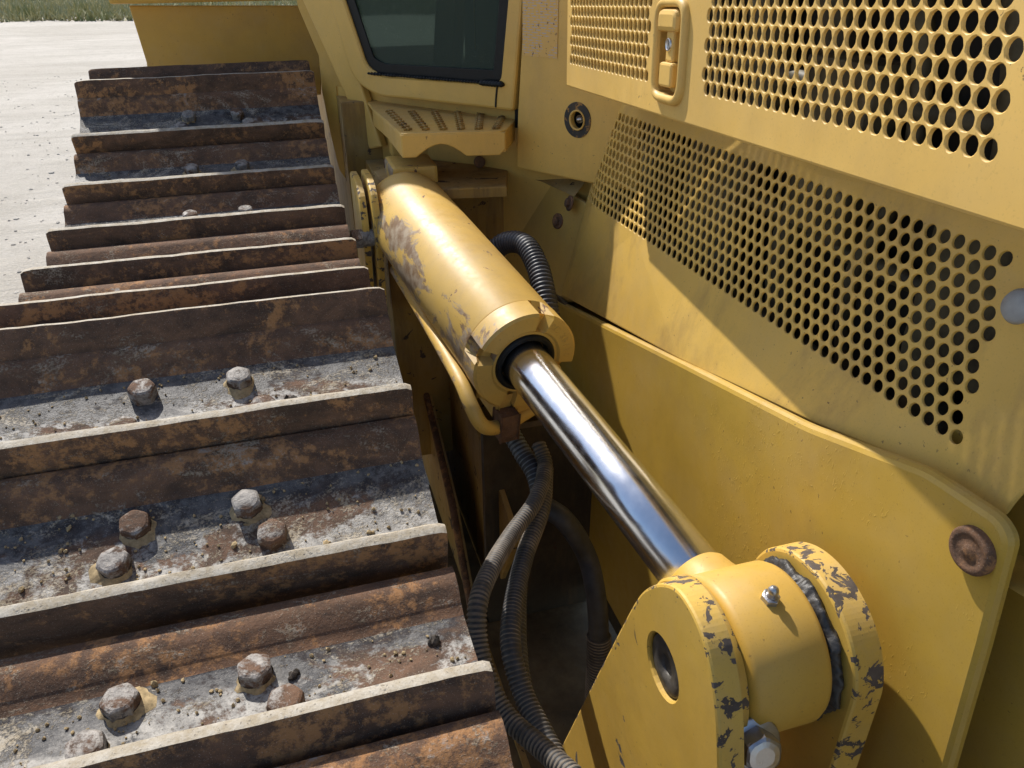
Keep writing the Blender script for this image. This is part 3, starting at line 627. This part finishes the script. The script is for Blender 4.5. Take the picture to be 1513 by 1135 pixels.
# --- hoses
def hose(name, P, r, mat_, pitch=.0065, rib=.13, parent=DZ):
    L = spline(P, 40); acc = 0; pts, rr = [], []; d = [0]
    for i in range(1, len(L)): d.append(d[-1] + (L[i] - L[i - 1]).length)
    n = int(d[-1] / (pitch / 4)); j = 0
    for k in range(n + 1):
        s = d[-1] * k / n
        while j < len(d) - 2 and d[j + 1] < s: j += 1
        f = (s - d[j]) / max(1e-9, d[j + 1] - d[j]); pts.append(L[j].lerp(L[j + 1], min(1, f))); ph = (s / pitch) % 1
        rr.append(r * (1 + rib * (.5 - .5 * math.cos(2 * math.pi * ph)) ** .6 - rib * .5) if rib else r)
    mb = MB(); mb.tube(pts, rr, 16)
    for i in range(len(pts) - 1):
        if rib and rr[i] + rr[i + 1] > 2 * r * (1 + rib * .25):
            for k in range(16): mb.m[i * 16 + k] = 1
    return mb.build(name, [M['rubber'] if rib else mat_, mat_], parent)
hose('hydraulic_hose', [at(690, 395, 1.62), at(722, 376, 1.60), at(748, 358, 1.57), at(775, 362, 1.53), at(793, 392, 1.49), at(803, 430, 1.46), at(812, 480, 1.44)], .021, M['hoserib'], .0085, .16)
hose('hydraulic_hose', [at(795, 655, 1.32), at(805, 690, 1.30), at(790, 740, 1.22), at(755, 790, 1.14), at(725, 840, 1.03), at(706, 890, .97), at(706, 950, .95), at(722, 1010, .93), at(750, 1060, .91), at(800, 1105, .87), at(850, 1150, .82)], .0118, M['hosedust'], .0062, .22)
hose('hydraulic_hose', [at(805, 690, 1.30), at(800, 750, 1.24), at(775, 820, 1.16), at(757, 900, 1.06), at(755, 960, 1.01), at(775, 1030, .98), at(810, 1100, .93), at(840, 1160, .88)], .0132, M['hosedust'], .0062, .20)
hose('grey_hose', [at(755, 640, 1.36), at(772, 670, 1.34), at(790, 700, 1.32), at(800, 740, 1.30)], .016, M['greyhose'], .008, .08)
hose('smooth_hose', [at(800, 745, 1.36), at(835, 770, 1.34), hX(866, 820, .42), hX(880, 880, .42), hX(884, 940, .42), hX(882, 1010, .42), hX(878, 1080, .42)], .0185, M['rubber'], .01, 0)
hose('hose_guard_spring', [hX(884, 938, .42), hX(884, 975, .42), hX(882, 1020, .42), hX(878, 1085, .42)], .021, M['hosedust'], .0065, .22)
hose('air_hose', [at(790, 760, 1.26), at(770, 840, 1.18), at(765, 920, 1.10), at(770, 1000, 1.04), at(790, 1080, 1.0)], .0115, M['hoserib'], .0062, .2)

# --- cab: corner panel with lock, door, shading pillar, step
K = .95
def sc(p): return EYE + (V(p) - EYE) * K
Dp = sc((.517, 1.73, 1.177)); dd = V((-.617, .787, 0)).normalized(); dn = V((-.787, -.617, 0)).normalized()
def toD(u, v): p = hP(u, v, Dp, dn) - Dp; return (p.dot(dd), p.z)
fo = [toD(757, 164), toD(600, 146), toD(556, 142), toD(520, 118), toD(485, 0), toD(462, -80), toD(778, -80), toD(771, 0)]
gi = [toD(738, 124), toD(562, 112), toD(540, 98), toD(507, 0), toD(490, -60), toD(752, -60), toD(749, 0)]
mb = sheet(rounded(fo, [.008, 0, .03, .05, 0, 0, 0, 0], 6), [rounded(gi, [.02, .02, .02, 0, .01, .01, 0], 5)], th=.03, ch=.006, rim=.004)
place(mb, Dp, dd, uz * 0 + V((0, 0, 1)), dn)
DOOR = mb.build('cab_door', M['cab'], DZ); DOOR['label'] = 'yellow cab door frame with tinted window'
mb = sheet(rounded(gi, [.02, .02, .02, 0, .01, .01, 0], 5), th=.004, ch=.001); place(mb, Dp - dn * .014, dd, V((0, 0, 1)), dn); mb.build('window', M['glass'], DOOR)
band = inset(ccw(rounded(gi, [.02, .02, .02, 0, .01, .01, 0], 5)), .026)
mb = sheet(inset(ccw(rounded(gi, [.02, .02, .02, 0, .01, .01, 0], 5)), -.001), [band], th=.003, ch=.0008, rim=.0005); place(mb, Dp - dn * .008, dd, V((0, 0, 1)), dn); mb.build('window_seal', M['black'], DOOR)
mb = MB()   # sealant squeezed out along the lower edge
for k in range(46):
    f = k / 45; a = V(toD(545 + 195 * f, 108 + 16 * f)); p = Dp + dd * a.x + V((0, 0, a.y)) + dn * .001; r = .003 + .0025 * abs(noise.noise(V((f * 9, 0, 0)))) + (.004 if f > .86 else 0)
    mb.add([p + V((v.x * r * 1.6, v.y * r * 1.6, v.z * r)) for v in iv], ifc, 0, True)
mb.tube([Dp + dd * a + V((0, 0, b)) + dn * .0005 for a, b in (toD(735, 122), toD(733, 140), toD(732, 158))], .0022, 8)
mb.build('sealant', M['black'], DOOR)
mb = MB(); z0 = Dp.z
mb.box(Dp + dd * .012 - dn * .40 + V((0, 0, .03)), dd * .44, dn * .36, V((0, 0, .005))); mb.box(Dp + dd * .02 - dn * .45, dd * .46, dn * .02, V((0, 0, .36)))
mb.build('cab_interior', simple('cab_trim', (.06, .07, .06), .7, 0, 20, .5, .2), DZ)
mb = MB(); mb.box(Dp - dd * .20 - dn * .36 + V((0, 0, -.55)), dd * .79, dn * .32, V((0, 0, .545)), .004); mb.build('cab_base', M['cab'], DZ)
mb = MB(); mb.box(Dp + dd * .20 - dn * .22 + V((0, 0, .03)), dd * .035, dn * .03, V((.03, .02, .30)), .006); mb.box(Dp + dd * .33 - dn * .22 + V((0, 0, .03)), dd * .06, dn * .03, V((.04, .03, .3)), .006); mb.box(Dp + dd * .06 - dn * .3 + V((0, 0, .06)), dd * .16, dn * .12, V((0, 0, .10)), .02); mb.build('cab_controls', M['fender'], DZ)
# corner panel with lock
k0 = V((.602, 1.45, 0)); k1 = V((Dp.x + .004, Dp.y - .004, 0)); kd = (k1 - k0).normalized(); kn = V((-kd.y, kd.x, 0)); kn = kn if kn.y < 0 else -kn
def toK(u, v): p = hP(u, v, k0, kn) - k0; return (p.dot(kd), p.z)
kp = [toK(940, 285), toK(858, 268), toK(762, 248), toK(764, 165), toK(779, -90), toK(960, -90)]
lk = toK(853, 177); rk = .018
mb = sheet(rounded(kp, [0, .004, .008, .005, 0, 0], 4), [circ(lk[0], lk[1], rk)], th=.01, ch=.004, rim=.0015); place(mb, k0, kd, V((0, 0, 1)), kn)
KEY = mb.build('corner_panel', M['cab'], DZ); KEY['label'] = 'yellow cab corner panel with round fuel or key lock and worn warning print'
qk = lambda a, b, c: k0 + kd * a + V((0, 0, b)) + kn * c
mb = MB(); mb.lathe(qk(*lk, -.03), kn, [(0.0, 0.0), (0, rk + .001), (.028, rk + .001)], 28, cap=False); mb.build('lock_well', M['black'], KEY)
t_ = sheet(circ(lk[0], lk[1], .0345, 40), [circ(lk[0], lk[1], rk + .001)], th=.0015, ch=.0005, rim=.0004); place(t_, qk(0, 0, .0016), kd, V((0, 0, 1)), kn); t_.build('lock_gasket', paint('worn_gasket', (.02, .02, .02), .56, .0, .5, chipcol=(.16, .09, .03), scale=3), KEY)
mb = MB(); mb.lathe(qk(*lk, .0005), kn, [(0, rk + .002), (.003, rk + .002), (.0035, rk), (.002, rk - .0015)], 32, cap=False); mb.build('lock_ring', M['yel'], KEY)
mb = MB(); mb.lathe(qk(lk[0] + .003, lk[1], -.02), kn, [(0, .008), (.012, .008), (.013, .003), (.018, .002), (.018, 0)], 20); mb.build('lock_barrel', M['silver'], KEY)
mb = MB(); a_, b_ = toK(772, 82); a2, b2 = toK(826, -40); mb.add([qk(a_, b_, .0012), qk(a2, toK(826, 86)[1], .0012), qk(a2, b2, .0012), qk(a_, b2, .0012)], [(0, 1, 2, 3) if kd.x < 0 else (3, 2, 1, 0)]); dc = mb.build('warning_print', M['print'], KEY)
mb = MB(); mb.box(Dp - dd * .12 - dn * .05 + V((0, 0, .36)), dd * .12, dn * .04, V((0, 0, .5)), .006); mb.box(Dp - dd * .05 - dn * .062 + V((0, 0, .12)), dd * .17, dn * .04, V((0, 0, .80)), .006); mb.build('cab_shade_pillar', M['cab'], DZ)  # pillar slabs, mostly unseen, widened to shade the lower panel and stop sun leaks
mb = MB(); mb.box(Dp - dd * .035 - dn * .06 + V((0, 0, -.04)), dd * .06, dn * .03, V((0, 0, .5)), 0); mb.build('door_gap_seal', M['black'], DZ)
# step
zs = H - .36 * .92
st = [hZ(u, v, zs) for u, v in ((550, 160), (592, 197), (746, 193), (760, 178), (768, 166))]
sp2 = [(p.x, p.y) for p in st] + [(st[-1].x + .02, st[-1].y + .25), (st[0].x - .0, st[0].y + .12)]
mb = sheet(rounded(sp2, [.004, .012, .02, .01, 0, 0, 0], 5), th=.006, ch=.002); place(mb, V((0, 0, zs)), V((1, 0, 0)), V((0, 1, 0)), V((0, 0, 1)))
STEP = mb.build('cab_step', M['cab'], DZ); STEP['label'] = 'cab step with raised gripping tread and arched skirt'
a, b = st[1], st[2]; sd = (b - a); LN = sd.length; sd.normalize(); sn = V((sd.y, -sd.x, 0)); hgt = .046
sk = [(0, 0), (0, -hgt), (.028, -hgt)]
for k in range(9): f = k / 8; sk.append((.028 + (LN * .62 - .028) * f, -hgt + .026 * math.sin(math.pi * f)))
sk += [(LN * .66, -hgt), (LN - .012, -hgt), (LN, -hgt + .012), (LN, 0)]
mb = sheet(sk, th=.006, ch=.002); place(mb, a + sn * .001 + V((0, 0, -.003)), sd, V((0, 0, 1)), sn)
l0 = (st[0] - a); ll = l0.length; l0.normalize(); t_ = sheet([(0, 0), (0, -hgt), (ll * .5, -hgt * .75), (ll, -hgt * .8), (ll, 0)], th=.006, ch=.002); place(t_, a + V((-.001, .001, -.003)), l0, V((0, 0, 1)), V((-1, 0, 0))); mb.add(t_.v, t_.f)
l1 = (st[3] - b); t_ = sheet([(0, 0), (0, -hgt + .006), (l1.length, -hgt + .006), (l1.length, 0)], th=.006, ch=.002); place(t_, b + V((.001, .001, -.003)), l1.normalized(), V((0, 0, 1)), V((l1.normalized().y, -l1.normalized().x, 0))); mb.add(t_.v, t_.f)
mb.build('step_skirt', M['cab'], STEP)
mb = MB()
for i in range(6):
    for j in range(9):
        f, gg = (i + .6) / 6.2, (j + .5) / 9.5; p = st[1].lerp(st[2], f).lerp(st[0].lerp(st[4], f), gg * .9 + .06)
        mb.box(p + V((-.009, -.004, .0005)), V((.018, .004, 0)), V((-.001, .005, 0)), V((0, 0, .004)), .001); mb.box(p + V((-.003, -.007, .0005)), V((.005, 0, 0)), V((0, .014, 0)), V((0, 0, .005)), .001)
mb.build('grip_tread', M['grimy'], STEP)
# mounting block under the step
zb = zs - .115
bl = [hZ(u, v, zb) for u, v in ((552, 252), (572, 282), (748, 275), (750, 248), (610, 232))]
mb = sheet([(p.x, p.y) for p in bl], th=.022, ch=.003); place(mb, V((0, 0, zb)), V((1, 0, 0)), V((0, 1, 0)), V((0, 0, 1)))
BLK = mb.build('mounting_plate', M['grimy'], DZ)
for u, v in ((577, 246), (602, 257)):
    mb = MB(); hexbolt(mb, hZ(u, v, zb), V((0, 0, 1)), .030, .018); mb.build('rusty_bolt', M['rustbolt'], BLK)
mb = MB(); mb.box(hZ(582, 236, zb + .001) + V((.0, .03, .0)), V((.29, -.05, 0)), V((0, .05, 0)), V((0, 0, .085)), .004)
mb.build('support_beam', M['cab'], DZ)
mb = MB(); mb.box(V((.20, 1.72, .3)), V((.36, 0, 0)), V((0, .3, 0)), V((0, 0, zb - .325)), .004); mb.build('lower_support', M['grimy'], DZ)
mb = MB(); c = hP(707, 238, hZ(582, 236, zb + .03), V((0, -1, 0))); mb.lathe(c + V((0, -.002, 0)), V((0, -1, 0)), [(0, .013), (.008, .013), (.009, .009), (.009, 0)], 20); mb.build('rusty_bolt', M['rustbolt'], DZ)
# cylinder trunnion: side cheek and its bolt
ce = Gc + AX * (BL - .02)
mb = MB()
ck = [(ce.y - .10, ce.z + .02), (ce.y - .085, ce.z + .085), (ce.y - .03, ce.z + .105), (ce.y + .08, ce.z + .10), (ce.y + .1, ce.z - .22), (ce.y - .05, ce.z - .22)]
t_ = sheet(rounded(ck, [.02, .03, .02, .01, 0, .05], 5), th=.014, ch=.004, rim_m=1); place(t_, V((ce.x - Rb + .010, 0, -.02)), ex, ey, en); mb.add(t_.v, t_.f)
t_ = sheet(rounded(ck, [.02, .03, .02, .01, 0, .05], 5), th=.014, ch=.004, rim_m=1); place(t_, V((ce.x - Rb - .012, .03, -.03)), ex, ey, en); mb.add(t_.v, t_.f)
mb.m = (t_.m + t_.m)
CHK = mb.build('cylinder_cheek', [M['lug'], M['lugrim']], DZ)
mb = MB(); mb.lathe(V((ce.x - Rb + .01, ce.y - .06, ce.z - .03)), V((-1, 0, 0)), [(0, .018), (.03, .018)], 20); hexbolt(mb, V((ce.x - Rb - .016, ce.y - .06, ce.z - .03)), V((-1, 0, 0)), .038, .022); mb.build('trunnion_bolt', M['bolt'], CHK)
mb = MB(); mb.box(ce + V((-.02, .02, .03)), V((.10, 0, 0)), V((0, .12, 0)), V((0, 0, .06)), .008); mb.build('rear_lug', M['barrel'], CYL)
# inner cover left of the lower panel
def toB(u, v): return hP(u, v, V((.575, 1.50, 1.0)), V((-.93, -.30, .22)).normalized())
cv = [toB(u, v) for u, v in ((885, 318), (838, 446), (640, 480), (600, 300), (700, 250), (757, 250), (800, 262))]
bn = V((-.93, -.30, .22)).normalized(); bx = V((-.30, .93, 0)).normalized(); by = bn.cross(bx); by = by if by.z > 0 else -by
mb = sheet([((p - cv[0]).dot(bx), (p - cv[0]).dot(by)) for p in cv], th=.01, ch=.004); place(mb, cv[0] - bn * .016, bx, by, bn)
COV = mb.build('rear_cover', M['yel'], DZ)
for u, v, r in ((816, 326, .0115), (737, 318, .0105)):
    mb = MB(); p = toB(u, v) - bn * .016; mb.lathe(p, bn, [(0, r * 1.5), (.003, r * 1.5), (.004, r * 1.3), (.004, r)], 20); hexbolt(mb, p + bn * .003, bn, r * 1.5, .008); mb.build('rusty_bolt', M['rustbolt'], COV)
mb = MB(); p = hP(842, 300, pL, ln); mb.lathe(p, ln, [(0, .0165), (.003, .0165), (.004, .014), (.004, .01)], 20); hexbolt(mb, p + ln * .003, ln, .017, .008); mb.build('rusty_bolt', M['rustbolt'], LOW)
mb = MB(); tl = toB(755, 255); tr = hP(848, 290, pL, ln); mb.add([tl, toB(800, 268), tr, tr + V((.06, .05, .035)), tl + V((.12, .12, .03))], [(0, 1, 2, 3, 4)]); mb.build('cover_top', M['grimy'], COV)

# --- fender, diagonal post and the unseen shading body behind
FY = 2.75
fp = [hY(u, v, FY) for u, v in ((190, 8), (216, 92), (222, 140), (474, 140), (474, 86), (440, 8))]
mb = sheet([(p.x, p.z) for p in fp], th=.01, ch=.003); place(mb, V((0, FY, 0)), V((1, 0, 0)), V((0, 0, 1)), V((0, -1, 0))); FEN = mb.build('fender', M['fender'], DZ); FEN['label'] = 'shaded yellow rear fender panel beyond the track'
a = hY(160, 4, FY - .06); b = hY(452, 12, FY - .06)
mb = MB(); mb.box(V((a.x, FY - .06, a.z - .004)), V((b.x - a.x + .10, 0, 0)), V((0, .9, 0)), V((0, 0, .05)), .01); mb.build('fender_top', M['fender'], FEN)
mb = MB(); mb.add([(-.50, 2.72, 1.42), (-.50, 3.7, 1.42), (.8, 3.7, 1.42), (.8, 2.0, 1.55), (.02, 2.38, 1.55), (-.50, 2.72, 2.02), (-.50, 3.7, 2.02), (.8, 3.7, 2.02), (.8, 2.0, 2.02), (.02, 2.38, 2.02)], [(4, 3, 2, 1, 0), (5, 6, 7, 8, 9), (0, 1, 6, 5), (1, 2, 7, 6), (2, 3, 8, 7), (3, 4, 9, 8), (4, 0, 5, 9)]); mb.build('rear_shade_block', M['fender'], DZ)  # unseen block above the view, shaped to shade the far track shoes
mb = MB()  # diagonal cab post
pa = [toD(440, 0), toD(484, 0), toD(558, 218), toD(540, 222)]; ex0 = [toD(416, -70), toD(462, -70)]
t_ = sheet([ex0[0], ex0[1], pa[1], pa[2], pa[3], pa[0]], th=.02, ch=.005); place(t_, Dp - dn * .012, dd, V((0, 0, 1)), dn); mb.add(t_.v, t_.f); mb.build('cab_post', M['cab'], DZ)
mb = MB(); q0 = toD(545, 150); q1 = toD(478, 40); q2 = toD(500, 250); q3 = toD(566, 350); q4 = toD(566, 250)
toE = lambda u, v: (lambda p: (p.dot(dd), p.z))(hP(u, v, Dp - dn * .045, dn) - Dp)
q0, q2, q3, q4 = toE(545, 150), toE(500, 250), toE(566, 350), toE(566, 250)
t_ = sheet([q0, toD(470, -40), toE(429, -40), toE(439, 10), toE(470, 82), toE(474, 130), toE(486, 192), q2, q3, q4], th=.01, ch=.003); place(t_, Dp - dn * .045, dd, V((0, 0, 1)), dn); mb.add(t_.v, t_.f); mb.build('lower_post_plate', M['fender'], DZ)

# --- loose dirt lumps lying on the shoes
def clod(u, v, i, s, label):
    a, b = V((0, *G[i])), V((0, *G[i + 1])); td = (b - a).normalized(); nr = V((0, -td.z, td.y)); p = hP(u, v, a - nr * .0555, nr); mb = MB()
    for k in range(5):
        c = p + V((random.uniform(-1, 1) * s, random.uniform(-.6, .6) * s, 0)) + nr * s * .3; r = s * random.uniform(.5, .9)
        mb.add([c + v_ * r * random.uniform(.65, 1.25) for v_ in iv], ifc, 0, False)
    o = mb.build('dirt_clod', M['clod']); o['label'] = label; o['category'] = 'dirt clod'; o['group'] = 'dirt clods lying on the track shoes'
clod(430, 590, 5, .0055, 'small dark crumb of dirt on the shoe plate below the tall rusty grouser')
clod(405, 776, 4, .0065, 'dark clod of dirt beside two bolts on the rust-spotted shoe')
clod(642, 948, 3, .0065, 'black oily clod of dirt near the inner end of a shoe beside the hoses')
clod(434, 998, 3, .005, 'brown clod of dirt between the bolts of the muddy shoe')

gt = MB()
for k in range(900):
    i = random.choice([2, 3, 3, 4, 4, 5, 5, 6, 8, 9, 10]); a, b = V((0, *G[i])), V((0, *G[i + 1])); td = (b - a).normalized(); nr = V((0, -td.z, td.y)); r = random.uniform(.0006, .0022) * (1 + (random.random() < .05))
    p = V((random.uniform(XL + .01, XR - .005), 0, 0)) + a + td * random.uniform(.03, .14) - nr * (.0555 - r * .3)
    gt.add([p + v_ * r * random.uniform(.6, 1.3) for v_ in iv], ifc)
o = gt.build('track_grit', M['mud']); o['kind'] = 'stuff'; o['label'] = 'grit and crumbs of dried mud scattered over the track shoes'; o['category'] = 'grit'
mb = MB(); a = .62
for ch in 'SC 35/11':
    cu = bpy.data.curves.new('t', 'FONT'); cu.body = ch; cu.size = .017; cu.extrude = .0007; cu.align_x = 'CENTER'
    to = bpy.data.objects.new('t', cu); C.objects.link(to); dg = bpy.context.evaluated_depsgraph_get(); me = to.evaluated_get(dg).to_mesh()
    rd = s1 * math.cos(a) + s2 * math.sin(a) * 1; tg = -s1 * math.sin(a) + s2 * math.cos(a)
    o0 = Gc - AX * .0004 + rd * .069
    mb.add([o0 + tg * v.co.x + rd * v.co.y - AX * v.co.z for v in me.vertices], [tuple(p.vertices) for p in me.polygons])
    to.evaluated_get(dg).to_mesh_clear(); bpy.data.objects.remove(to); bpy.data.curves.remove(cu); a += .135
mb.build('cast_number', M['barrel'], CYL)
